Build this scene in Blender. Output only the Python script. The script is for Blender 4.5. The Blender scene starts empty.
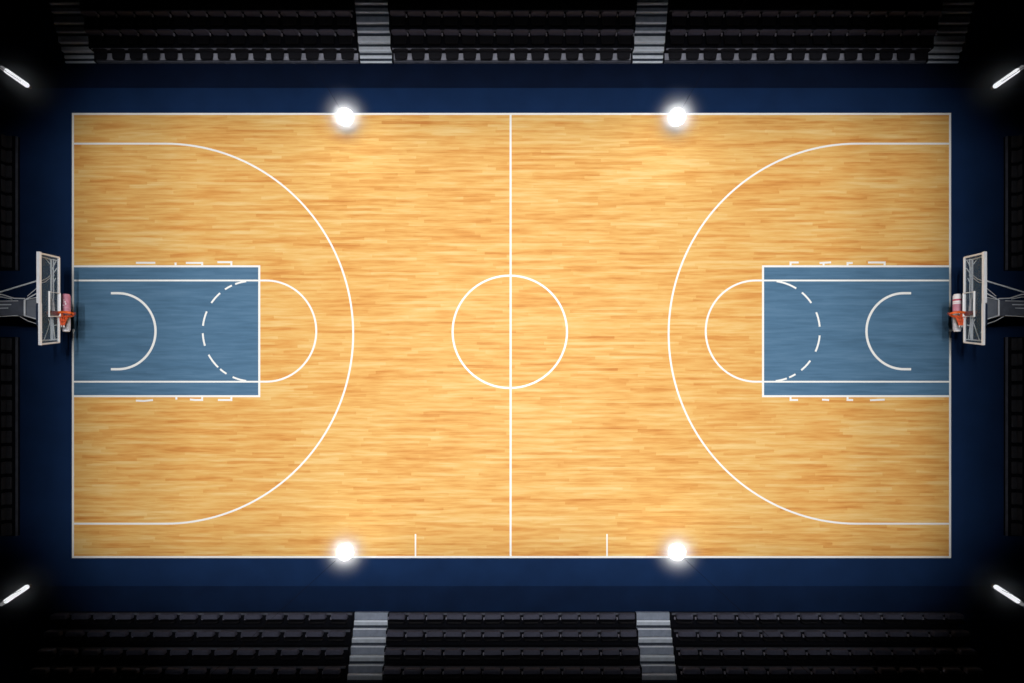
import bpy, bmesh, math, random
from mathutils import Vector, Matrix
random.seed(7)
C = bpy.context.scene.collection
PI = math.pi
CAM_H, S, NX, NY = 20.0, 30.6, 512.0, 400.0      # camera height, pixels per metre on the floor, point straight below

def P(px, py, z=0.0):
    k = (CAM_H - z) / CAM_H / S
    return Vector(((px - NX) * k, (NY - py) * k, z))

# ------------------------------------------------------------------ materials
def newmat(name):
    m = bpy.data.materials.new(name); m.use_nodes = True
    return m, m.node_tree.nodes, m.node_tree.links, m.node_tree.nodes['Principled BSDF']

def simple(name, col, rough=0.6, metal=0.0, noise=0.12, scale=8.0, spec=0.4, bump=0.0):
    m, n, l, b = newmat(name)
    tc = n.new('ShaderNodeTexCoord'); no = n.new('ShaderNodeTexNoise')
    no.inputs['Scale'].default_value = scale; no.inputs['Detail'].default_value = 4
    l.new(tc.outputs['Object'], no.inputs['Vector'])
    cr = n.new('ShaderNodeValToRGB')
    cr.color_ramp.elements[0].position = 0.3; cr.color_ramp.elements[1].position = 0.7
    cr.color_ramp.elements[0].color = [c * (1 - noise) for c in col] + [1]
    cr.color_ramp.elements[1].color = [min(1, c * (1 + noise)) for c in col] + [1]
    l.new(no.outputs['Fac'], cr.inputs['Fac']); l.new(cr.outputs['Color'], b.inputs['Base Color'])
    b.inputs['Roughness'].default_value = rough; b.inputs['Metallic'].default_value = metal
    b.inputs['Specular IOR Level'].default_value = spec
    if bump:
        bp = n.new('ShaderNodeBump'); bp.inputs['Strength'].default_value = bump; bp.inputs['Distance'].default_value = 0.01
        l.new(no.outputs['Fac'], bp.inputs['Height']); l.new(bp.outputs['Normal'], b.inputs['Normal'])
    return m

def math_node(n, l, op, a, b=None):
    q = n.new('ShaderNodeMath'); q.operation = op
    for i, v in enumerate((a, b)):
        if v is None: continue
        if isinstance(v, (int, float)): q.inputs[i].default_value = v
        else: l.new(v, q.inputs[i])
    return q.outputs[0]

def plank_mat(name, ramp, rough, row=0.085, length=1.5, streak=0.45, plank=0.35, spec=0.3):
    """narrow boards running along x, each board with its own tone, long grain streaks over them"""
    m, n, l, b = newmat(name)
    tc = n.new('ShaderNodeTexCoord'); sp = n.new('ShaderNodeSeparateXYZ'); l.new(tc.outputs['Object'], sp.inputs[0])
    r = math_node(n, l, 'FLOOR', math_node(n, l, 'DIVIDE', sp.outputs['Y'], row))
    wn = n.new('ShaderNodeTexWhiteNoise'); wn.noise_dimensions = '1D'; l.new(r, wn.inputs['W'])
    off = math_node(n, l, 'MULTIPLY', wn.outputs['Value'], 17.3)
    c = math_node(n, l, 'FLOOR', math_node(n, l, 'DIVIDE', math_node(n, l, 'ADD', sp.outputs['X'], off), length))
    cb = n.new('ShaderNodeCombineXYZ'); l.new(r, cb.inputs[0]); l.new(c, cb.inputs[1])
    wn2 = n.new('ShaderNodeTexWhiteNoise'); wn2.noise_dimensions = '2D'; l.new(cb.outputs[0], wn2.inputs['Vector'])
    def streaks(sx, sy, det, seed):
        mp = n.new('ShaderNodeMapping'); mp.inputs['Scale'].default_value = (sx, sy, 1); mp.inputs['Location'].default_value = (seed, seed * 1.7, 0)
        l.new(tc.outputs['Object'], mp.inputs['Vector'])
        no = n.new('ShaderNodeTexNoise'); no.inputs['Scale'].default_value = 1.0; no.inputs['Detail'].default_value = det
        l.new(mp.outputs[0], no.inputs['Vector']); return no.outputs['Fac']
    s1 = streaks(0.30, 3.0, 3, 3.1)       # broad soft bands
    s2 = streaks(0.9, 11.0, 4, 9.4)       # finer bands
    s3 = streaks(2.5, 60.0, 3, 5.5)       # fine grain
    f = math_node(n, l, 'MULTIPLY', math_node(n, l, 'SUBTRACT', wn2.outputs['Value'], 0.5), plank)
    for s, w in ((s1, streak * 1.2), (s2, streak * 1.5), (s3, streak * 0.5)):
        f = math_node(n, l, 'ADD', f, math_node(n, l, 'MULTIPLY', math_node(n, l, 'SUBTRACT', s, 0.5), w))
    f = math_node(n, l, 'ADD', f, 0.5)
    cr = n.new('ShaderNodeValToRGB'); e = cr.color_ramp.elements
    e[0].position = ramp[0][0]; e[0].color = ramp[0][1] + (1,)
    e[1].position = ramp[-1][0]; e[1].color = ramp[-1][1] + (1,)
    for p, col in ramp[1:-1]:
        q = e.new(p); q.color = col + (1,)
    l.new(f, cr.inputs['Fac']); l.new(cr.outputs['Color'], b.inputs['Base Color'])
    b.inputs['Roughness'].default_value = rough; b.inputs['Specular IOR Level'].default_value = spec
    return m

M = {}
M['wood'] = plank_mat('maple_boards', [(0.12, (0.52, 0.19, 0.040)), (0.36, (0.66, 0.32, 0.082)), (0.56, (0.72, 0.422, 0.130)), (0.86, (0.78, 0.555, 0.240))], 0.62, row=0.095, length=2.2, streak=0.56, plank=0.24, spec=0.12)
M['key'] = plank_mat('blue_key_paint', [(0.1, (0.048, 0.105, 0.175)), (0.5, (0.075, 0.160, 0.262)), (0.9, (0.115, 0.215, 0.330))], 0.6, streak=0.5, plank=0.08, spec=0.12)
M['carpet'] = simple('navy_carpet', (0.0055, 0.0205, 0.069), 0.9, noise=0.10, scale=1.2, spec=0.1)
M['carpet_shade'] = simple('shaded_navy_carpet', (0.0022, 0.0070, 0.025), 0.9, noise=0.15, scale=1.2, spec=0.1)
M['line'] = simple('white_court_paint', (0.83, 0.83, 0.81), 0.5, noise=0.02, scale=3)
M['patch'] = simple('grey_blue_paint', (0.16, 0.26, 0.36), 0.5, noise=0.05)
M['white_frame'] = simple('white_enamel', (0.86, 0.88, 0.93), 0.35, noise=0.03)
M['cable'] = simple('black_cable_sheath', (0.0015, 0.0015, 0.002), 0.8, spec=0.05)
M['glass_line'] = simple('white_glass_marking', (0.88, 0.89, 0.92), 0.5, noise=0.02)
M['steel'] = simple('brushed_steel', (0.66, 0.70, 0.76), 0.5, metal=0.15, noise=0.1)
M['arm'] = simple('dark_grey_steel', (0.085, 0.095, 0.125), 0.5, metal=0.1, noise=0.2, scale=5)
M['arm_light'] = simple('grey_arm_steel', (0.16, 0.18, 0.22), 0.5, metal=0.1, noise=0.15, scale=5)
M['black_steel'] = simple('blackened_steel', (0.012, 0.014, 0.020), 0.5, noise=0.1)
M['navy_plate'] = simple('navy_mounting_plate', (0.012, 0.024, 0.055), 0.5, noise=0.1)
M['orange'] = simple('orange_rim_paint', (0.80, 0.13, 0.022), 0.4, noise=0.12, scale=20)
M['net_orange'] = simple('orange_net_cord', (0.62, 0.085, 0.02), 0.7, noise=0.2, scale=20)
M['net_white'] = simple('white_net_cord', (0.6, 0.62, 0.66), 0.7, noise=0.1)
M['maroon'] = simple('maroon_rubber', (0.16, 0.03, 0.035), 0.5, noise=0.1)
M['pad_pink'] = simple('pink_vinyl', (0.50, 0.20, 0.28), 0.5, noise=0.15, scale=9)
M['pad_red'] = simple('crimson_vinyl', (0.50, 0.045, 0.11), 0.5, noise=0.1)
M['pad_grey'] = simple('pale_grey_vinyl', (0.50, 0.51, 0.57), 0.5, noise=0.2, scale=14)
M['pad_white'] = simple('white_vinyl', (0.80, 0.78, 0.82), 0.5, noise=0.05)
M['seat_grey'] = simple('grey_purple_plastic', (0.078, 0.076, 0.118), 0.5, noise=0.15, scale=4)
M['seat_pan'] = simple('slate_seat_fabric', (0.060, 0.063, 0.098), 0.7, noise=0.2, scale=9)
M['seat_black'] = simple('black_seat_plastic', (0.003, 0.003, 0.005), 0.6, noise=0.1, spec=0.2)
M['seat_char'] = simple('charcoal_seat_plastic', (0.013, 0.013, 0.018), 0.6, noise=0.15, spec=0.2)
M['bracket'] = simple('pale_metal_bracket', (0.22, 0.22, 0.28), 0.5, noise=0.1)
M['tier_dark'] = simple('black_tier_boards_and_shade', (0.0035, 0.004, 0.007), 0.85, noise=0.2, spec=0.1)
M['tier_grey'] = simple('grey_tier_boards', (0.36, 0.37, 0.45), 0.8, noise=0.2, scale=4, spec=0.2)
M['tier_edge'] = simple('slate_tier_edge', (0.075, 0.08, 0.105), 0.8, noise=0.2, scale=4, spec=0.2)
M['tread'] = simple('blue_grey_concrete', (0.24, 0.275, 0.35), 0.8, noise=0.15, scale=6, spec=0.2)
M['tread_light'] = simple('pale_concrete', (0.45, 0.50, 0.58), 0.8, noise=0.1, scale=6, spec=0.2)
M['tread_shade'] = simple('riser_shade', (0.035, 0.045, 0.065), 0.8, noise=0.15, scale=6, spec=0.2)
M['tread_lit'] = simple('lit_concrete', (0.66, 0.71, 0.80), 0.8, noise=0.08, scale=6, spec=0.2)
M['nosing'] = simple('pale_aluminium_nosing', (0.78, 0.84, 0.95), 0.6, noise=0.05, spec=0.3)

def glass_mat():
    m = bpy.data.materials.new('backboard_glass'); m.use_nodes = True
    n = m.node_tree.nodes; l = m.node_tree.links; b = n['Principled BSDF']
    b.inputs['Base Color'].default_value = (0.20, 0.32, 0.42, 1); b.inputs['Roughness'].default_value = 0.25
    t = n.new('ShaderNodeBsdfTransparent'); mx = n.new('ShaderNodeMixShader'); mx.inputs[0].default_value = 0.14
    l.new(t.outputs[0], mx.inputs[1]); l.new(b.outputs[0], mx.inputs[2]); l.new(mx.outputs[0], n['Material Output'].inputs['Surface'])
    return m
M['glass'] = glass_mat()

def emit_mat(name, col, strength):
    m = bpy.data.materials.new(name); m.use_nodes = True
    n = m.node_tree.nodes; l = m.node_tree.links
    e = n.new('ShaderNodeEmission'); e.inputs[0].default_value = (*col, 1); e.inputs[1].default_value = strength
    l.new(e.outputs[0], n['Material Output'].inputs['Surface'])
    return m
M['globe'] = emit_mat('lit_globe_glass', (0.97, 0.98, 1.0), 16.0)
M['tube'] = emit_mat('lit_tube_diffuser', (0.93, 0.95, 1.0), 1.05)
M['tube_end'] = emit_mat('dim_tube_end', (0.93, 0.94, 1.0), 0.16)

def haze_mat(name, dens, power, col=(1, 1, 1)):  # added haze balls that give the lamps their glow
    m = bpy.data.materials.new(name); m.use_nodes = True
    n = m.node_tree.nodes; l = m.node_tree.links; n.remove(n['Principled BSDF'])
    tc = n.new('ShaderNodeTexCoord'); ln = n.new('ShaderNodeVectorMath'); ln.operation = 'LENGTH'
    l.new(tc.outputs['Object'], ln.inputs[0])
    a = math_node(n, l, 'MAXIMUM', math_node(n, l, 'SUBTRACT', 1.0, ln.outputs['Value']), 0.0)
    d = math_node(n, l, 'MULTIPLY', math_node(n, l, 'POWER', a, power), dens)
    v = n.new('ShaderNodeVolumeScatter'); v.inputs['Color'].default_value = (*col, 1); l.new(d, v.inputs['Density'])
    l.new(v.outputs[0], n['Material Output'].inputs['Volume'])
    return m
M['haze'] = haze_mat('glow_haze', 2.5, 3.8)
M['haze_tube'] = haze_mat('tube_glow_haze', 0.75, 3.0, (0.85, 0.92, 1.0))

# ------------------------------------------------------------------ mesh helpers
def obj(name, bm, mat, parent=None, smooth=False, mats=None):
    me = bpy.data.meshes.new(name)
    bmesh.ops.recalc_face_normals(bm, faces=bm.faces)
    bm.to_mesh(me); bm.free()
    for m in (mats or [mat]): me.materials.append(m)
    if smooth:
        for p in me.polygons: p.use_smooth = True
    o = bpy.data.objects.new(name, me); C.objects.link(o)
    if parent: o.parent = parent
    return o

def hexa(bm, pts, mi=0):
    """eight corners: bottom ring of four then top ring of four"""
    v = [bm.verts.new(p) for p in pts]
    fs = []
    for f in ((0, 1, 2, 3), (7, 6, 5, 4), (0, 4, 5, 1), (1, 5, 6, 2), (2, 6, 7, 3), (3, 7, 4, 0)):
        q = bm.faces.new([v[i] for i in f]); q.material_index = mi; fs.append(q)
    return v, fs

def box(bm, x0, x1, y0, y1, z0, z1, bev=0.0, mi=0, seg=2):
    v, fs = hexa(bm, [(x0, y0, z0), (x1, y0, z0), (x1, y1, z0), (x0, y1, z0), (x0, y0, z1), (x1, y0, z1), (x1, y1, z1), (x0, y1, z1)], mi)
    if bev:
        es = {e for f in fs for e in f.edges}
        bmesh.ops.bevel(bm, geom=list(es), offset=bev, segments=seg, affect='EDGES', profile=0.5)

def tube(bm, pts, r, seg=8, closed=False, mi=0, cap=True):
    pts = [Vector(p) for p in pts]; rings = []; n = len(pts)
    rr = r if isinstance(r, (list, tuple)) else [r] * n
    for i, p in enumerate(pts):
        if closed: d = pts[(i + 1) % n] - pts[i - 1]
        else: d = pts[min(i + 1, n - 1)] - pts[max(i - 1, 0)]
        d.normalize()
        up = Vector((0, 0, 1)) if abs(d.z) < 0.9 else Vector((0, 1, 0))
        a = d.cross(up).normalized(); b = d.cross(a).normalized()
        rings.append([bm.verts.new(p + (a * math.cos(t) + b * math.sin(t)) * rr[i]) for t in [2 * PI * k / seg for k in range(seg)]])
    for i in range(n if closed else n - 1):
        A, B = rings[i], rings[(i + 1) % n]
        for k in range(seg):
            f = bm.faces.new((A[k], A[(k + 1) % seg], B[(k + 1) % seg], B[k])); f.material_index = mi
    if not closed and cap:
        for R_ in (rings[0], rings[-1]):
            f = bm.faces.new(R_); f.material_index = mi

def ribbon(bm, pts, w, z0, z1, closed=False):
    """a painted line of width w along flat points"""
    pts = [Vector((p[0], p[1])) for p in pts]; n = len(pts); L = []; R_ = []
    for i, p in enumerate(pts):
        if closed: d0 = (p - pts[i - 1]).normalized(); d1 = (pts[(i + 1) % n] - p).normalized()
        else:
            d1 = (pts[min(i + 1, n - 1)] - pts[min(i, n - 2)]).normalized(); d0 = (pts[max(i, 1)] - pts[max(i, 1) - 1]).normalized()
        d = (d0 + d1).normalized(); nn = Vector((-d.y, d.x)); k = (w / 2) / max(0.5, nn.dot(Vector((-d1.y, d1.x))))
        L.append(p + nn * k); R_.append(p - nn * k)
    rows = [[bm.verts.new((a.x, a.y, z)) for a in side] for side, z in ((L, z0), (R_, z0), (R_, z1), (L, z1))]
    for i in range(n if closed else n - 1):
        j = (i + 1) % n
        for a in range(4):
            b = (a + 1) % 4
            bm.faces.new((rows[a][i], rows[b][i], rows[b][j], rows[a][j]))
    if not closed:
        for i in (0, n - 1): bm.faces.new([rows[a][i] for a in range(4)])

def lathe(bm, prof, seg=24, c=(0, 0, 0), mi=0):
    c = Vector(c); rings = []
    for r, z in prof:
        if r < 1e-5: rings.append([bm.verts.new(c + Vector((0, 0, z)))])
        else: rings.append([bm.verts.new(c + Vector((r * math.cos(2 * PI * k / seg), r * math.sin(2 * PI * k / seg), z))) for k in range(seg)])
    for A, B in zip(rings[:-1], rings[1:]):
        for k in range(seg):
            q = (k + 1) % seg
            vs = [A[k % len(A)], A[q % len(A)], B[q % len(B)], B[k % len(B)]]
            u = []
            for v in vs:
                if v not in u: u.append(v)
            if len(u) > 2:
                f = bm.faces.new(u); f.material_index = mi

def tag(o, label, cat, group=None, kind=None):
    if label: o['label'] = label
    if cat: o['category'] = cat
    if group: o['group'] = group
    if kind: o['kind'] = kind
    return o

def thing(name, label, cat, loc=(0, 0, 0), group=None):
    o = bpy.data.objects.new(name, None); C.objects.link(o); o.location = loc; o.empty_display_size = 0.2
    return tag(o, label, cat, group)

def put(o, loc):
    """parts are written in world coordinates: shift a part into its thing's frame"""
    o.data.transform(Matrix.Translation(-Vector(loc)))
    return o

# ------------------------------------------------------------------ floor and court
FL = -0.03
bm = bmesh.new(); box(bm, -21, 21, -11.5, 16.5, FL - 0.1, FL)
tag(obj('floor', bm, M['carpet']), 'navy blue carpet floor around the wooden court', 'floor', kind='structure')

for nm_, b_ in (('wall_left', (-21.2, -21, -11.5, 16.5)), ('wall_right', (21, 21.2, -11.5, 16.5)), ('wall_front', (-21.2, 21.2, -11.7, -11.5)), ('wall_back', (-21.2, 21.2, 16.5, 16.7))):
    bm = bmesh.new(); box(bm, *b_, FL - .1, 26.2); tag(obj(nm_, bm, M['tier_dark']), 'plain black wall of the hall', 'wall', kind='structure')
bm = bmesh.new(); box(bm, -21, 21, -11.5, 16.5, 26.0, 26.2); tag(obj('ceiling', bm, M['tier_dark']), 'plain black ceiling of the hall', 'ceiling', kind='structure')

def shade_strip(py0, py1, label):  # dark strip painting the shade on the carpet before a stand
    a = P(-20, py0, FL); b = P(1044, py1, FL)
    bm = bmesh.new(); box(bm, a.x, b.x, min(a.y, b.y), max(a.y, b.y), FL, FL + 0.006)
    tag(obj('floor_shade', bm, M['carpet_shade']), label, 'painted shade', 'painted shade in front of the stands')
shade_strip(88, 61, 'darker navy strip of painted shade along the foot of the upper stand')
M['carpet_shade'] = simple('dim_shaded_carpet', (0.0030, 0.0115, 0.040), 0.9, noise=0.15, scale=1.2, spec=0.1)
shade_strip(586, 614, 'darker navy strip of painted shade along the foot of the lower stand')

court = thing('basketball_court', 'pale maple basketball court with blue keys and white lines', 'basketball court', (0, 0, 0))
a = P(72.3, 558); b = P(951, 113.2)
bm = bmesh.new(); box(bm, a.x, b.x, a.y, b.y, FL, 0.0)
obj('playing_surface', bm, M['wood'], court)
LZ = 0.004
LC = [0]
def gline(name, pxs, w=2.1, closed=False, mat='line', z=LZ):
    LC[0] += 1; z = z + LC[0] * 0.00006
    bm = bmesh.new(); ribbon(bm, [P(*p)[:2] for p in pxs], w / S, 0.0, z, closed)
    return obj(name, bm, M[mat], court)
def arc(cx, cy, rx, ry, a0, a1, n=48):
    return [(cx + rx * math.cos(math.radians(a0 + (a1 - a0) * i / n)), cy + ry * math.sin(math.radians(a0 + (a1 - a0) * i / n))) for i in range(n + 1)]
gline('boundary_line', [(73, 114), (950, 114), (950, 557), (73, 557)], 2.0, True)
gline('halfway_line', [(510.6, 115), (510.6, 556)], 2.0)
gline('centre_circle', arc(509.8, 331.8, 57.2, 56.2, 0, 360, 72)[:-1], 2.0, True)
for sx in (415.5, 607): gline('sideline_hash', [(sx, 534), (sx, 556)], 1.5)
gline('three_point_line', [(74, 143.7), (140, 143.7)] + arc(165, 333.7, 188.2, 190, -90, 90, 80) + [(140, 523.7), (74, 523.7)], 1.9)
gline('three_point_line', [(949, 143.7), (882, 143.7)] + arc(857, 333.7, 188.4, 190, 270, 90, 80) + [(882, 523.7), (949, 523.7)], 1.9)
def key(x0, x1):
    bm = bmesh.new(); a = P(x0, 396); b = P(x1, 266); box(bm, a.x, b.x, a.y, b.y, 0.0, 0.002)
    return obj('key_paint', bm, M['key'], court)
key(73.5, 259.3); key(763.2, 949.5)
gline('key_outline', [(74, 266.3), (259.3, 266.3), (259.3, 396.2), (74, 396.2)], 2.0)
gline('key_outline', [(949, 266.3), (763, 266.3), (763, 396.2), (949, 396.2)], 2.0)
for y in (280.5, 381.7):
    gline('lane_line', [(74, y), (258.5, y)], 1.7); gline('lane_line', [(949, y), (764, y)], 1.7)
gline('free_throw_arc', [(260, 280.5)] + arc(266, 331.1, 50.3, 50.6, -90, 90) + [(260, 381.7)], 1.9)
gline('free_throw_arc', [(762, 280.5)] + arc(756, 331.1, 50.3, 50.6, 270, 90) + [(762, 381.7)], 1.9)
for (a0, a1) in ((98, 114), (122, 131), (134, 152), (163, 177.5), (186, 203), (214, 229), (236, 245), (249, 262)):
    gline('dashed_arc', arc(253.3, 331.1, 50.5, 50.3, a0, a1, 8), 1.8)
for (a0, a1) in ((-82, -58), (-50, -34), (-22, -5), (5, 24), (36, 51), (59, 67), (70, 83)):
    gline('dashed_arc', arc(769.5, 331.1, 50.3, 50.3, a0, a1, 8), 1.8)
gline('restricted_arc', [(111, 293.2)] + arc(118, 331.2, 37.6, 38, -90, 90) + [(111, 369.2)], 2.3)
gline('restricted_arc', [(911, 293.2)] + arc(904, 331.2, 37.6, 38, 270, 90) + [(911, 369.2)], 2.3)
LH = [[(136, 262.8), (155.3, 262.8)], [(175.6, 262.5), (175.6, 265.6)], [(186, 262.9), (202.2, 262.9), (202.2, 265.6)], [(217.5, 262.2), (231.4, 262.2), (231.4, 265.6)],
      [(136, 400.6), (144, 401), (153, 400)], [(176.4, 397), (176.4, 399.6)], [(190, 399.4), (195, 400), (202.2, 400), (202.2, 397)], [(218, 400), (231.4, 400), (231.4, 397)],
      [(790.5, 265.6), (790.5, 262.5), (798.6, 262.5)], [(819.5, 263), (831, 262.4)], [(823.5, 263), (823.5, 265.6)], [(847.5, 265.6), (847.5, 263), (852.6, 263)], [(868, 262.5), (884.6, 262.5), (884.6, 265.6)],
      [(790.5, 397), (790.5, 400), (798, 400)], [(822, 399.6), (829, 400)], [(847.5, 397), (847.5, 400), (853, 400)], [(870, 400.2), (884.6, 399.6)]]
for h in LH: gline('lane_hash', h, 1.9)
for x in (74.0, 950.5):
    gline('baseline_patch', [(x, 316.5), (x, 329.5)], 3.2, mat='patch', z=0.006)
    bm = bmesh.new(); c = P(x, 330.5); lathe(bm, [(0.045, 0.0), (0.045, 0.03), (0.03, 0.045), (0, 0.05)], 12, (c.x, c.y, 0))
    obj('white_stud', bm, M['line'], court, True)

# ------------------------------------------------------------------ hoops
def hoop(left):
    fx = (lambda x: x) if left else (lambda x: 1023.4 - x)
    Q = lambda x, y, z: P(fx(x), y, z)
    base = P(fx(-34), 309, 0); base.z = FL
    side = 'left' if left else 'right'
    t = thing('basketball_hoop', ('basketball hoop at the left baseline with a mostly pink padded roll at its rim' if left else
                                  'basketball hoop at the right baseline with a white-ended pink striped roll at its rim'), 'basketball hoop', base, 'basketball hoops at both ends')
    def part(name, bm, mat, parent=None, smooth=False, mats=None):
        o = obj(name, bm, mat, None, smooth, mats); put(o, base); o.parent = parent or t; return o
    ZT, ZB = 4.2, 3.15
    TL, BL = Q(38.6, 253, ZT), Q(40.6, 344.2, ZT)       # upper edge
    TR, BR = Q(58.8, 257.6, ZB), Q(58.8, 342.2, ZB)     # lower edge
    bb = part('backboard', _slab(TL, BL, BR, TR, 0.02), M['glass'])
    def edge(name, pts, r, mat='white_frame', parent=bb):
        bm = bmesh.new(); tube(bm, pts, r, 8); return part(name, bm, M[mat], parent)
    def bar(p, q, w, h):
        """square bar"""
        bm = bmesh.new(); p = Vector(p); q = Vector(q); d = (q - p).normalized()
        up = Vector((0, 0, 1)) if abs(d.z) < .8 else Vector((1, 0, 0))
        a = d.cross(up).normalized() * w / 2; b = a.cross(d).normalized() * h / 2
        hexa(bm, [p - a - b, p + a - b, p + a + b, p - a + b, q - a - b, q + a - b, q + a + b, q - a + b]); return bm
    part('frame_bar', bar(Q(39.0, 251.8, ZT), Q(39.0, 303, ZT), 0.080, 0.07), M['white_frame'], bb)
    part('frame_bar', bar(Q(40.0, 303, ZT), Q(40.2, 345.2, ZT), 0.045, 0.07), M['white_frame'], bb)
    part('frame_bar', bar(TL, TR, 0.044, 0.044), M['white_frame'], bb)
    part('frame_bar', bar(TR, BR, 0.044, 0.044), M['white_frame'], bb)
    part('frame_bar', bar(BL, BR, 0.044, 0.044), M['white_frame'], bb)
    # painted target square, on the court side of the glass
    s = 1 if left else -1
    def onb(x, y):          # point of the board plane seen at (x, y)
        f = (x - 38.6) / (59.6 - 38.6); z = ZT + (ZB - ZT) * f
        p = Q(x, y, z); p.x += s * 0.03; return p
    def plate(pts, w, mat):
        bm = bmesh.new(); tube(bm, pts, w, 4); return part('target_square', bm, M[mat], bb)
    sq = [onb(48, 291.6), onb(58.8, 293.4), onb(58.8, 316.4), onb(48, 316.4)]
    bm = bmesh.new(); tube(bm, sq, 0.025, 6, closed=True)
    part('target_square', bm, M['glass_line'], bb)
    # steel lattice behind the glass
    def rod(pts, r=0.012, mat='steel', name='brace_rod'):
        bm = bmesh.new(); tube(bm, [Q(*p) for p in pts], r, 6); return part(name, bm, M[mat])
    ZL = 3.2
    rod([(51, 259, ZL), (51.2, 278, ZL), (51.2, 296, ZL), (51, 318, ZL), (51.3, 340, ZL)], 0.024, name='lattice_upright')
    rod([(53.6, 259, ZL), (53.2, 276, ZL), (53.6, 292, ZL), (52.8, 318, ZL), (52.8, 340, ZL)], 0.016, name='lattice_upright')
    rod([(41.5, 256.8, 3.9), (50, 259.2, ZL), (58, 260.5, ZL)], 0.016, name='lattice_crossbar')
    rod([(42, 340.6, 3.6), (50, 340, ZL), (57.6, 339.4, ZL)], 0.02, name='lattice_crossbar')
    for a_ in ([(45.5, 258.5, ZL), (50.8, 265, ZL)], [(56, 261, ZL), (52.6, 268, ZL), (54, 276, ZL)], [(57, 268, ZL), (53.5, 273, ZL)], [(55.6, 278, ZL), (53, 284, ZL)],
               [(50.8, 320, ZL), (47.5, 330, ZL), (44, 340, ZL)], [(52.9, 321, ZL), (55, 340, ZL)], [(48.4, 319, ZL), (51, 324, ZL)], [(40, 327, 3.9), (42.5, 333, 3.8)],
               [(51, 275, ZL), (46, 279, 3.6), (40.6, 281, 4.0)], [(50, 278, ZL), (45, 282, 3.6), (40.6, 283, 4.0)], [(52, 326, ZL), (56.5, 325, ZL)]):
        rod(a_, 0.012)
    rod([(51.6, 299, ZL + .08), (52.4, 305, ZL + .08), (53, 313, ZL + .08)], 0.05, 'pad_grey', 'lattice_sleeve')
    # arm
    ZA = 3.7
    def slab_px(pts, z0, z1):
        bm = bmesh.new(); hexa(bm, [Q(x, y, z1).to_2d().to_3d() + Vector((0, 0, z0)) for x, y in pts] + [Q(x, y, z1).to_2d().to_3d() + Vector((0, 0, z1)) for x, y in pts])
        bmesh.ops.bevel(bm, geom=list(bm.edges), offset=0.015, segments=2, affect='EDGES'); return bm
    part('support_arm', slab_px([(-46, 302), (-46, 314), (24.8, 315.8), (24.8, 300)], 3.45, 3.72), M['arm'])
    hd = part('arm_head', slab_px([(24, 300.6), (24, 315.2), (36.5, 318.8), (36.5, 297.5)], 3.52, 3.66), M['arm_light'])
    for a_, r_ in (([(24.6, 300, 3.75), (24.6, 315.6, 3.75)], .022), ([(24.6, 300, 3.75), (37, 293.2, 3.8)], .016), ([(24.6, 315.6, 3.75), (37, 319.2, 3.8)], .018),
                   ([(24.6, 300, 3.75), (36.5, 297.3, 3.8)], .010), ([(-46, 297, 3.75), (0, 292, 3.8), (36.5, 281, 4.05)], .020), ([(-20, 293, 3.7), (2, 294.5, 3.7), (14, 298.3, 3.75), (24.6, 298.6, 3.75)], .016),
                   ([(-20, 297, 3.7), (2, 297, 3.7), (12, 299, 3.75)], .012), ([(27.5, 296, 3.75), (37, 288, 3.9)], .010), ([(20, 316.6, 3.7), (28, 321, 3.7), (37, 324, 3.8)], .010),
                   ([(-20, 305, 3.75), (11, 304.6, 3.75)], .014), ([(-20, 309, 3.75), (8, 308, 3.75)], .014), ([(-20, 301.5, 3.75), (18, 300.8, 3.75)], .010), ([(-20, 318, 3.7), (18, 315.4, 3.75)], .010)):
        rod(a_, r_)
    part('mounting_plate', slab_px([(35.4, 303.6), (35.4, 325.4), (39.0, 325.4), (39.0, 303.6)], 4.08, 4.17), M['navy_plate'])
    # post and wheeled base beyond the frame
    e = Q(-40, 308, 3.7); bm = bmesh.new(); tube(bm, [(base.x, base.y, FL + 0.2), (e.x, e.y, 3.6)], 0.11, 12); part('post', bm, M['arm'], smooth=True)
    bm = bmesh.new(); box(bm, base.x - 0.55, base.x + 0.45, base.y - 0.5, base.y + 0.5, FL, FL + 0.3, 0.04); part('base', bm, M['arm'])
    # rim: seen edge-on, its plane turned up towards the sideline
    c = Q(63.8, 314.6, 3.05); R_ = 0.258
    v_ = Vector((0, math.sin(math.radians(11)), math.cos(math.radians(11)))); v_.x = -c.x / (CAM_H - c.z); v_.normalize()
    pts = [c + Vector((R_ * math.cos(a_), 0, 0)) + v_ * (R_ * math.sin(a_)) for a_ in [2 * PI * k / 32 for k in range(32)]]
    bm = bmesh.new(); tube(bm, pts, 0.034, 8, closed=True); rim = part('rim', bm, M['orange'], smooth=True)
    w0 = Q(57.4, 314.6, 3.05); bm = bmesh.new(); box(bm, min(w0.x, w0.x + s * .1), max(w0.x, w0.x + s * .1), w0.y - .045, w0.y + .07, 2.95, 3.19, 0.012)
    part('rim_bracket', bm, M['orange'], rim)
    w1 = Q(48.6, 312.6, 3.5); bm = bmesh.new(); tube(bm, [w1, Q(58, 313.4, 3.2)], 0.06, 8); part('rim_brace', bm, M['maroon'], rim)
    k = Q(74.2, 313.6, 3.05); bm = bmesh.new(); bmesh.ops.create_uvsphere(bm, u_segments=12, v_segments=8, radius=0.045, matrix=Matrix.Translation(k)); part('rim_knob', bm, M['maroon'], rim, True)
    # short orange net, tapering away from the rim
    bm = bmesh.new(); n_ = 14
    ring = lambda yy, r, dx: [c + Vector((dx * s + r * math.cos(2 * PI * (k_ + .5 * (yy * 10 % 2)) / n_), -yy, r * math.sin(2 * PI * (k_ + .5 * (yy * 10 % 2)) / n_))) for k_ in range(n_)]
    lv = [ring(0.02, .15, -.03), ring(0.1, .11, -.045), ring(0.2, .085, -.055), ring(0.3, .055, -.055)]
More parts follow.
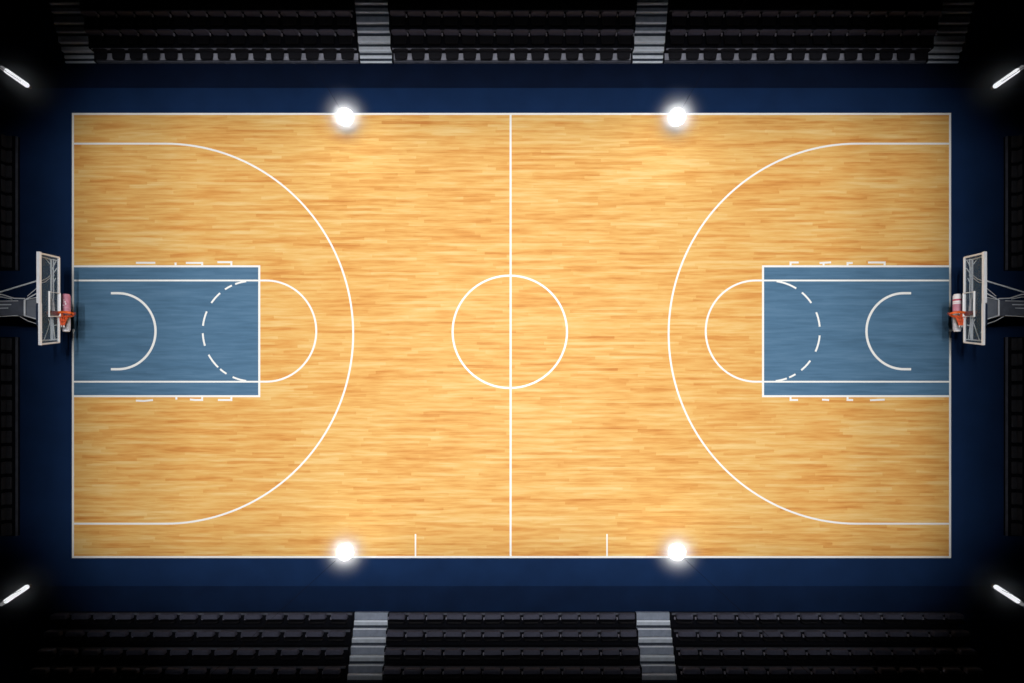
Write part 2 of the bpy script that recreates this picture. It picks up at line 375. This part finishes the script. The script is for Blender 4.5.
    for A, B in zip(lv[:-1], lv[1:]):
        for k_ in range(n_):
            tube(bm, [A[k_], B[k_]], 0.011, 4); tube(bm, [A[(k_ + 1) % n_], B[k_]], 0.011, 4)
    part('net', bm, M['net_orange'], rim)
    bm = bmesh.new()
    for k_ in range(7):
        a_ = lv[-1][k_ * 2]; tube(bm, [a_, a_ + Vector((s * .008, -.05, 0))], 0.012, 4)
    part('net_tips', bm, M['net_white'], rim)
    # padded roll lying behind the rim
    x_ = 66.2; z_ = 2.55; c0 = Q(x_, 294.2, z_); c1 = Q(x_, 331.6, z_); rad = 0.108
    def roll(y0, y1, rr, name, mat, parent):
        bm = bmesh.new(); f = lambda u: c0.lerp(c1, u); 
        tube(bm, [f(y0), f(y0 + .012), f(y1 - .012), f(y1)], [rr * .93, rr, rr, rr * .93], 20); return part(name, bm, M[mat], parent, False)
    rl = roll(0.03, 0.55, rad, 'padded_roll', 'pad_pink' if left else 'pad_white', None)
    roll(0, 0.032, rad * .82, 'roll_end', 'pad_pink' if left else 'pad_white', rl)
    roll(0.55, 0.97, rad * .98, 'roll_lower_sleeve', 'pad_grey', rl); roll(0.965, 1.0, rad * .8, 'roll_end', 'pad_white', rl)
    if left:
        for (u, v, w, h) in ((.22, .25, .05, .035), (.31, -.1, .06, .03), (.27, .5, .03, .05), (.17, .1, .035, .03), (.52, -.2, .05, .03)):
            p_ = c0.lerp(c1, u); bm = bmesh.new(); box(bm, p_.x + v * rad - w / 2, p_.x + v * rad + w / 2, p_.y - h / 2, p_.y + h / 2, p_.z + rad * .8, p_.z + rad * 1.02, 0.006)
            part('white_mark', bm, M['pad_white'], rl)
        roll(0.36, 0.385, rad * 1.02, 'roll_band', 'pad_grey', rl)
    else:
        roll(0.13, 0.19, rad * 1.03, 'roll_band', 'pad_red', rl); roll(0.22, 0.24, rad * 1.02, 'roll_band', 'pad_red', rl)
        roll(0.26, 0.52, rad * 1.015, 'roll_band', 'pad_pink', rl)
    bm = bmesh.new(); m_ = c0.lerp(c1, .55); tube(bm, [m_ + Vector((-s * .1, 0, 0)), Q(58.8, 316, 3.1)], .025, 8); part('roll_bracket', bm, M['arm'], rl)
    return t

def _slab(a, b, c, d, th):
    bm = bmesh.new(); o = Vector((th / 2, 0, 0))
    hexa(bm, [p - o for p in (a, b, c, d)] + [p + o for p in (a, b, c, d)]); return bm
hoop(True); hoop(False)

# ------------------------------------------------------------------ stands
# front edge of every tier as seen, with its height
TOP = [(62.2, 0.06), (48.8, 0.32), (30.4, 0.52), (10.6, 0.72), (-9, 0.92)]
BOT = [(613.4, 0.15), (630.4, 0.42), (648.2, 0.69), (667.0, 0.96), (686, 1.23)]
TZ, BZ = [z for _, z in TOP], [z for _, z in BOT]
TY = [P(0, py, z).y for py, z in TOP]; BY = [P(0, py, z).y for py, z in BOT]
def X(px, z): return P(px, 0, z).x
top_blocks = [(93.8, 357.2, 'left'), (393.0, 631.6, 'middle'), (665.6, 928.5, 'right')]
bot_blocks = [(52, 351.0, 'left'), (388.6, 635.6, 'middle'), (673.0, 962, 'right')]

def grandstand(x0, x1, ys, zs, sgn, label, upper):
    n = len(ys) - 1
    t = thing('grandstand', label, 'seating stand', ((x0 + x1) / 2, ys[0], FL), 'blocks of seating around the court')
    loc = t.location
    for k in range(n):
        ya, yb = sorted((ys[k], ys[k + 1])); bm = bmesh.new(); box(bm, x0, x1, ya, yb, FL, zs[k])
        o = put(obj('tier', bm, M['tier_grey' if (upper and k == 0) else 'tier_dark']), loc); o.parent = t  # upper rear tiers: their shade is put in as a black material
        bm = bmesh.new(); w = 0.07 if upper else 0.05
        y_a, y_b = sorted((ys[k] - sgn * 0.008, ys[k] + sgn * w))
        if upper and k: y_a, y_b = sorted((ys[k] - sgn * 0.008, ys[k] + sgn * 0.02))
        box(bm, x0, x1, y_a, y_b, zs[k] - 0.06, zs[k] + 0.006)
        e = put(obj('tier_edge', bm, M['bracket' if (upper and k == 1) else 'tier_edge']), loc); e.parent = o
    return t
for a, b, nm in top_blocks:
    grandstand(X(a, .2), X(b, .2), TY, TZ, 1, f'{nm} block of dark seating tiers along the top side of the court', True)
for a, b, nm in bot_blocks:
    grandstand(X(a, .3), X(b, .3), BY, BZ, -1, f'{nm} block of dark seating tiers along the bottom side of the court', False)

# aisle stairs, two steps to a tier
def aisle(x0, x1, ys, zs, sgn, label, upper):
    t = thing('aisle_stairs', label, 'stairs', ((x0 + x1) / 2, ys[0], FL), 'aisle stairs between the seating blocks'); loc = t.location
    y, z = [], []
    for k in range(len(ys) - 1):
        d = zs[k] - (zs[k - 1] if k else 0)
        y += [ys[k], ys[k] + (ys[k + 1] - ys[k]) * (0.44 if upper else 0.52)]; z += [zs[k] - d / 2 + 0.02, zs[k] + 0.02]
    y.append(ys[-1])
    for i in range(len(z)):
        ya, yb = sorted((y[i], y[i + 1])); bm = bmesh.new(); box(bm, x0, x1, ya, yb, FL, z[i])
        if upper: mt = 'tread_lit' if i in (1, 2, 3) else 'tread'  # lower steps coloured paler for the light falling on them
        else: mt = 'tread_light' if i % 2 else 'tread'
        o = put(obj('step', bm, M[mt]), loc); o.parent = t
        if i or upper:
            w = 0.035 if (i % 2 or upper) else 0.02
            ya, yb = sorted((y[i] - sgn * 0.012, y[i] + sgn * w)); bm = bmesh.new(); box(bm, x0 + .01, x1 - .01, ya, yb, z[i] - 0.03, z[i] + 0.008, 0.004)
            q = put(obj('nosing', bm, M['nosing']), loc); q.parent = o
        # dark strip at the back of the step, painting in the riser's shadow
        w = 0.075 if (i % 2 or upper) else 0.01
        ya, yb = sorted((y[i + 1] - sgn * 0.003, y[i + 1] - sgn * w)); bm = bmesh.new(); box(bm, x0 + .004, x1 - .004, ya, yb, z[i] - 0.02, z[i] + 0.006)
        q = put(obj('riser_shade_strip', bm, M['tread_shade']), loc); q.parent = o
    # low dark stringers on both sides
    for xx in (x0 - 0.045, x1 + 0.005):
        bm = bmesh.new()
        for k in range(len(ys) - 1):
            ya, yb = sorted((ys[k], ys[k + 1])); box(bm, xx, xx + 0.04, ya, yb, FL, zs[k] + 0.05)
        q = put(obj('stringer', bm, M['tier_dark']), loc); q.parent = t
for a, b, lb in ((61.5, 92, 'dim grey steps at the far left end of the upper stand'), (359, 391.2, 'grey aisle steps left of the middle block in the upper stand'),
                 (633.4, 664, 'grey aisle steps right of the middle block in the upper stand'), (930.4, 962, 'dim grey steps at the far right end of the upper stand')):
    aisle(X(a, .2), X(b, .2), TY, TZ, 1, lb, True)
for a, b, lb in ((353, 386.8, 'grey aisle steps left of the middle block in the lower stand'), (637.4, 671.2, 'grey aisle steps right of the middle block in the lower stand')):
    aisle(X(a, .3), X(b, .3), BY, BZ, -1, lb, False)

# seats: one of each kind, then copies. A seat faces -y, its origin on the tier under its middle.
def pan_shape(bm, w, y0, y1, z0, z1, taper=0.03):
    v, fs = hexa(bm, [(-w / 2 + taper, y0, z0), (w / 2 - taper, y0, z0), (w / 2, y1, z0), (-w / 2, y1, z0),
                      (-w / 2 + taper, y0, z1), (w / 2 - taper, y0, z1), (w / 2, y1, z1), (-w / 2, y1, z1)])
    bmesh.ops.bevel(bm, geom=list({e for f in fs for e in f.edges}), offset=0.022, segments=2, affect='EDGES')
def make_seat(backmat, panmat, open_=True, gap=True, w=0.50, front=-.15, h=.40):
    r = thing('stadium_seat', 'seat', 'seat')
    bm = bmesh.new()      # backrest: rounded shell leaning back
    prof = [(-w / 2 + .03, .20), (-w / 2, .27), (-w / 2, h - .06), (-w / 2 + .05, h), (w / 2 - .05, h), (w / 2, h - .06), (w / 2, .27), (w / 2 - .03, .20)]
    lean = lambda z: 0.13 + (z - .2) * 0.22
    f0 = [bm.verts.new((x, lean(z), z)) for x, z in prof]; f1 = [bm.verts.new((x, lean(z) + .05, z)) for x, z in prof]
    bm.faces.new(f0); bm.faces.new(f1[::-1])
    for i in range(8): bm.faces.new((f0[i], f0[(i + 1) % 8], f1[(i + 1) % 8], f1[i]))
    bmesh.ops.bevel(bm, geom=list(bm.edges), offset=0.01, segments=1, affect='EDGES')
    obj('backrest', bm, M[backmat], r)
    bm = bmesh.new()
    if open_: pan_shape(bm, w - .03, front, 0.12, .19, .25)
    else: pan_shape(bm, w, -0.05, 0.10, .17, .36, .02)      # seat tipped up against the back
    obj('seat_pan', bm, M[panmat], r)
    bm = bmesh.new(); lathe(bm, [(0, 0), (.05, 0), (.05, .015), (.03, .03), (.03, .2), (0, .2)], 10, (0, .10, 0)); obj('pedestal', bm, M['seat_black'], r)
    if gap:
        gz = .24 if open_ else .16
        bm = bmesh.new(); box(bm, w / 2 + .004, w / 2 + .044, 0.08, 0.16, gz, gz + .07, .01)
        obj('bracket', bm, M['bracket'], r)
    return r
used = set()
def place(proto, loc, rz, label, group):
    if proto.name in used:
        r = proto.copy(); C.objects.link(r)
        for ch in proto.children:
            c = ch.copy(); C.objects.link(c); c.parent = r
    else:
        r = proto; used.add(proto.name)
    r.location = loc; r.rotation_euler = (0, 0, rz); r['label'] = label; r['group'] = group
    return r
proto_front = make_seat('seat_char', 'seat_char', True, False, .47, front=-.10, h=.32)
proto_top = make_seat('seat_grey', 'seat_black', True, True, .48)
proto_bot = make_seat('seat_black', 'seat_pan', False, True, 0.53)
ordn = ['front', 'second', 'third', 'fourth']
for a, b, nm in top_blocks:
    for k in range(3):
        z = TZ[k]; x0, x1 = X(a, .2), X(b, .2); n = 15 if nm != 'middle' else 14
        p = (x1 - x0) / n
        for i in range(n):
            yy = TY[k] + (0.065 if k == 0 else 0.17)
            pr = proto_front if k == 0 else proto_top
            place(pr, (x0 + p * (i + .5) + random.uniform(-.006, .006), yy, z + .007), random.uniform(-.02, .02),
                  (f'charcoal seat on the pale front tier of the upper stand, {nm} block' if k == 0 else f'black seat with grey back in the {ordn[k]} row of the upper stand, {nm} block'),
                  f'seats in the {ordn[k]} row of the upper stand, {nm} block')
for a, b, nm in bot_blocks:
    for k in range(4):
        z = BZ[k]; x0, x1 = X(a, .3), X(b, .3); n = 14 if nm != 'middle' else 13
        p = (x1 - x0) / n
        for i in range(n):
            place(proto_bot, (x0 + p * (i + .5) + random.uniform(-.012, .012), BY[k] + 0.03, z + .007), PI + random.uniform(-.02, .02),
                  f'black tip-up seat with slate pad in the {ordn[k]} row of the lower stand, {nm} block',
                  f'tip-up seats in the {ordn[k]} row of the lower stand, {nm} block')

# side platforms with low stand seats, broken by the hoop arm
M['seat_side'] = simple('slate_side_plastic', (0.03, 0.031, 0.038), 0.6, noise=0.15, spec=0.2)
def side_seat():  # side-stand seats like the rest, built low with a back
    r = thing('side_seat', 'side seat', 'seat')
    bm = bmesh.new(); box(bm, -.19, .19, -.11, .05, .10, .15, .02); obj('seat_pan', bm, M['seat_side'], r)
    bm = bmesh.new(); box(bm, -.19, .19, .06, .10, .10, .30, .015); obj('backrest', bm, M['seat_side'], r)
    bm = bmesh.new(); box(bm, -.15, .15, -.03, .03, 0, .11, .01); obj('pedestal', bm, M['seat_black'], r)
    return r
proto_side = side_seat()
for left in (True, False):
    fx = 16.6 if left else 1006.8; s = -1 if left else 1; nm = 'left' if left else 'right'
    for (py0, py1, where) in ((136, 270, 'above'), (337, 536, 'below')):
        zf = 0.1; x0 = P(fx, 0, zf).x; x1 = s * 18.2; ya, yb = P(0, py1, zf).y, P(0, py0, zf).y
        t = thing('side_stand', f'narrow black platform at the {nm} edge of the hall, {where} the hoop arm', 'seating stand', (x0, (ya + yb) / 2, FL), 'blocks of seating around the court')
        bm = bmesh.new(); box(bm, min(x0, x1), max(x0, x1), ya, yb, FL, zf); o = put(obj('platform', bm, M['tier_dark']), t.location); o.parent = t
        bm = bmesh.new(); xa, xb = sorted((x0 - s * .01, x0 + s * .035)); box(bm, xa, xb, ya, yb, zf - .05, zf + .006); e = put(obj('platform_edge', bm, M['tier_edge']), t.location); e.parent = o
        n = round((py1 - py0) / 15.2); p = (yb - ya) / n
        for i in range(n):
            place(proto_side, (x0 + s * .16, ya + p * (i + .5), zf + .012), s * -PI / 2, f'low charcoal seat on the {nm} side platform, {where} the hoop arm', f'low seats of the {nm} side platform, {where} the hoop arm')

# ------------------------------------------------------------------ lamps
CEIL = 25.95
def globe_lamp(px, py, label):
    z = 1.6; c = P(px, py, z); t = thing('globe_lamp', label, 'lamp', c, 'glowing globe lamps over the sidelines')
    r = 8.0 / S * (CAM_H - z) / CAM_H
    bm = bmesh.new(); bmesh.ops.create_uvsphere(bm, u_segments=32, v_segments=20, radius=r); obj('globe', bm, M['globe'], t, True)
    bm = bmesh.new(); lathe(bm, [(0.0, -r - .05), (.05, -r - .04), (.07, -r + .01), (0.03, -r + 0.02)], 16); obj('lower_cap', bm, M['black_steel'], t, True)
    bm = bmesh.new(); lathe(bm, [(0.035, r - .01), (.03, r + .03), (.008, r + .05), (0, r + .05)], 16); obj('upper_cap', bm, M['white_frame'], t, True)
    bm = bmesh.new(); tube(bm, [(0, 0, r + .03), (0, 0, CEIL - z)], 0.003, 6); obj('cable', bm, M['cable'], t)
    bm = bmesh.new(); bmesh.ops.create_icosphere(bm, subdivisions=4, radius=1.0)
    h = obj('glow_haze', bm, M['haze'], None, True); h.location = c; h.scale = (1.1, 1.1, 1.1)
    tag(h, label.replace('white globe lamp', 'soft haze halo added round the globe lamp'), 'haze', 'added haze for the glow of the globe lamps', 'stuff')
globe_lamp(345, 117, 'white globe lamp glowing over the top sideline, left of the halfway line')
globe_lamp(677, 117, 'white globe lamp glowing over the top sideline, right of the halfway line')
globe_lamp(345, 552, 'white globe lamp glowing over the bottom sideline, left of the halfway line')
globe_lamp(677, 552, 'white globe lamp glowing over the bottom sideline, right of the halfway line')

def tube_lamp(p_out, p_in, label):
    z = 3.0; a = P(*p_out, z); b = P(*p_in, z); c = (a + b) / 2
    t = thing('tube_lamp', label, 'lamp', c, 'tube lamps at the corners of the hall')
    a -= c; b -= c; d = (b - a).normalized(); r = 2.35 / S * (CAM_H - z) / CAM_H
    bm = bmesh.new(); q = a.lerp(b, .16); tube(bm, [q, q + d * .02, b - d * .05, b - d * .015, b], [r * .9, r, r, r * .75, r * .3], 16); obj('diffuser', bm, M['tube'], t, True)
    bm = bmesh.new(); tube(bm, [a, q], [r * .8, r * .85], 16); obj('dim_end', bm, M['tube_end'], t, True)
    bm = bmesh.new(); n = Vector((-d.y, d.x, 0)) * r * .6
    hexa(bm, [a - n - Vector((0, 0, r + .04)), b - n - Vector((0, 0, r + .04)), b + n - Vector((0, 0, r + .04)), a + n - Vector((0, 0, r + .04)), a - n - Vector((0, 0, r * .7)), b - n - Vector((0, 0, r * .7)), b + n - Vector((0, 0, r * .7)), a + n - Vector((0, 0, r * .7))])
    obj('housing', bm, M['black_steel'], t)
    for u in (.25, .8):
        p = a.lerp(b, u); bm = bmesh.new(); tube(bm, [p + Vector((0, 0, r * .8)), p + Vector((0, 0, CEIL - z))], 0.005, 6); obj('cable', bm, M['cable'], t)
    bm = bmesh.new(); bmesh.ops.create_icosphere(bm, subdivisions=4, radius=1.0)
    h = obj('glow_haze', bm, M['haze_tube'], None, True); h.location = c + b * .45; h.scale = (1.25, 1.1, 1.1); h.rotation_euler = (0, 0, math.atan2(d.y, d.x))
    tag(h, label.replace('slanting white tube lamp', 'faint haze halo added round the tube lamp'), 'haze', 'added haze for the glow of the tube lamps', 'stuff')
tube_lamp((1.5, 67.5), (28.3, 86.2), 'slanting white tube lamp in the upper left corner of the hall')
tube_lamp((1022.5, 67.0), (994, 87.0), 'slanting white tube lamp in the upper right corner of the hall')
tube_lamp((1.0, 604.5), (28.3, 586.0), 'slanting white tube lamp in the lower left corner of the hall')
tube_lamp((1023, 604.5), (994.5, 586.0), 'slanting white tube lamp in the lower right corner of the hall')

# ------------------------------------------------------------------ hall lighting: added spots above the view, hoods cut to shape the falloff
def spot(x, y, z, e, cone, blend, col=(1, 0.97, 0.93), rad=0.9, aim=None):
    d = bpy.data.lights.new('added_court_spot', 'SPOT'); d.energy = e; d.spot_size = math.radians(cone); d.spot_blend = blend; d.color = col; d.shadow_soft_size = rad
    o = bpy.data.objects.new('added_court_spot', d); C.objects.link(o); o.location = (x, y, z)
    if aim:
        o.rotation_euler = (Vector(aim) - Vector((x, y, z))).to_track_quat('-Z', 'Y').to_euler()
yc = 2.1
def added_hooded_lamp(x, y, z, box_, energy, r=0.05, drop=1.2):
    # an added, unseen lamp in a black hood whose mouth lets light fall only on the rectangle box_ (x0, x1, y0, y1) of the floor
    t = thing('added_hooded_lamp', 'unseen black square hooded lamp added under the hall ceiling for the court light', 'lamp', (x, y, z), 'added hooded lamps shaping the court light')
    f = drop / z; m = [((bx - x) * f, (by - y) * f, -drop) for bx, by in ((box_[0], box_[2]), (box_[1], box_[2]), (box_[1], box_[3]), (box_[0], box_[3]))]
    c_ = [(px_ * .3, py_ * .3, .25) for px_, py_, _ in m]
    for k in range(4):
        a, b, d_, e = Vector(m[k]), Vector(m[(k + 1) % 4]), Vector((m[(k + 1) % 4][0], m[(k + 1) % 4][1], .25)), Vector((m[k][0], m[k][1], .25))
        n = (b - a).cross(Vector((0, 0, 1))).normalized() * .02
        bm = bmesh.new(); hexa(bm, [a, b, b + n, a + n, e, d_, d_ + n, e + n]); obj('added_hood_panel', bm, M['tier_dark'], t)
    bm = bmesh.new(); box(bm, min(q[0] for q in m), max(q[0] for q in m), min(q[1] for q in m), max(q[1] for q in m), .25, .27); obj('lid', bm, M['tier_dark'], t)
    bm = bmesh.new(); tube(bm, [(0, 0, .27), (0, 0, CEIL - z)], .02, 8); obj('hanger', bm, M['tier_dark'], t)
    spot(x, y, z, energy, 100, 0.1, col=(1, 0.99, 0.975), rad=r)
POWER = 32000.0
MOUTHS = [(16.8, 6.2, 6.4, .14), (15.6, 7.0, 7.4, .16), (15.0, 7.9, 8.3, .18), (14.2, 8.7, 9.2, .18), (13.3, 9.3, 10.0, .18), (11.2, 9.9, 10.8, .16)]  # hood openings sized to darken court corners and stands
for i in range(4):
    for j in range(3):
        xh, yt, yb, wt = MOUTHS[(i * 3 + j) % 6]
        added_hooded_lamp((i - 1.5) * 0.92, yc + (j - 1) * 0.66, 23.5, (-xh, xh, yc - yb, yc + yt), POWER * wt / 2, 0.022, 0.6)

w = bpy.data.worlds.new('dark_hall'); bpy.context.scene.world = w; w.use_nodes = True
w.node_tree.nodes['Background'].inputs[0].default_value = (0.5, 0.6, 1.0, 1); w.node_tree.nodes['Background'].inputs[1].default_value = 0.002

# ------------------------------------------------------------------ camera
cd = bpy.data.cameras.new('camera'); cam = bpy.data.objects.new('camera', cd); C.objects.link(cam)
cam.location = (0, 0, CAM_H); cam.rotation_euler = (0, 0, 0)
cd.sensor_width = 36; cd.lens = S * CAM_H / 1024 * 36; cd.shift_y = (NY - 341.5) / 1024; cd.clip_end = 200
sc = bpy.context.scene; sc.camera = cam
sc.view_settings.view_transform = 'Standard'; sc.view_settings.look = 'None'; sc.view_settings.exposure = 0; sc.view_settings.gamma = 1
sc.view_settings.use_curve_mapping = False
sc.cycles.use_denoising = True; sc.cycles.volume_bounces = 0; sc.cycles.max_bounces = 6
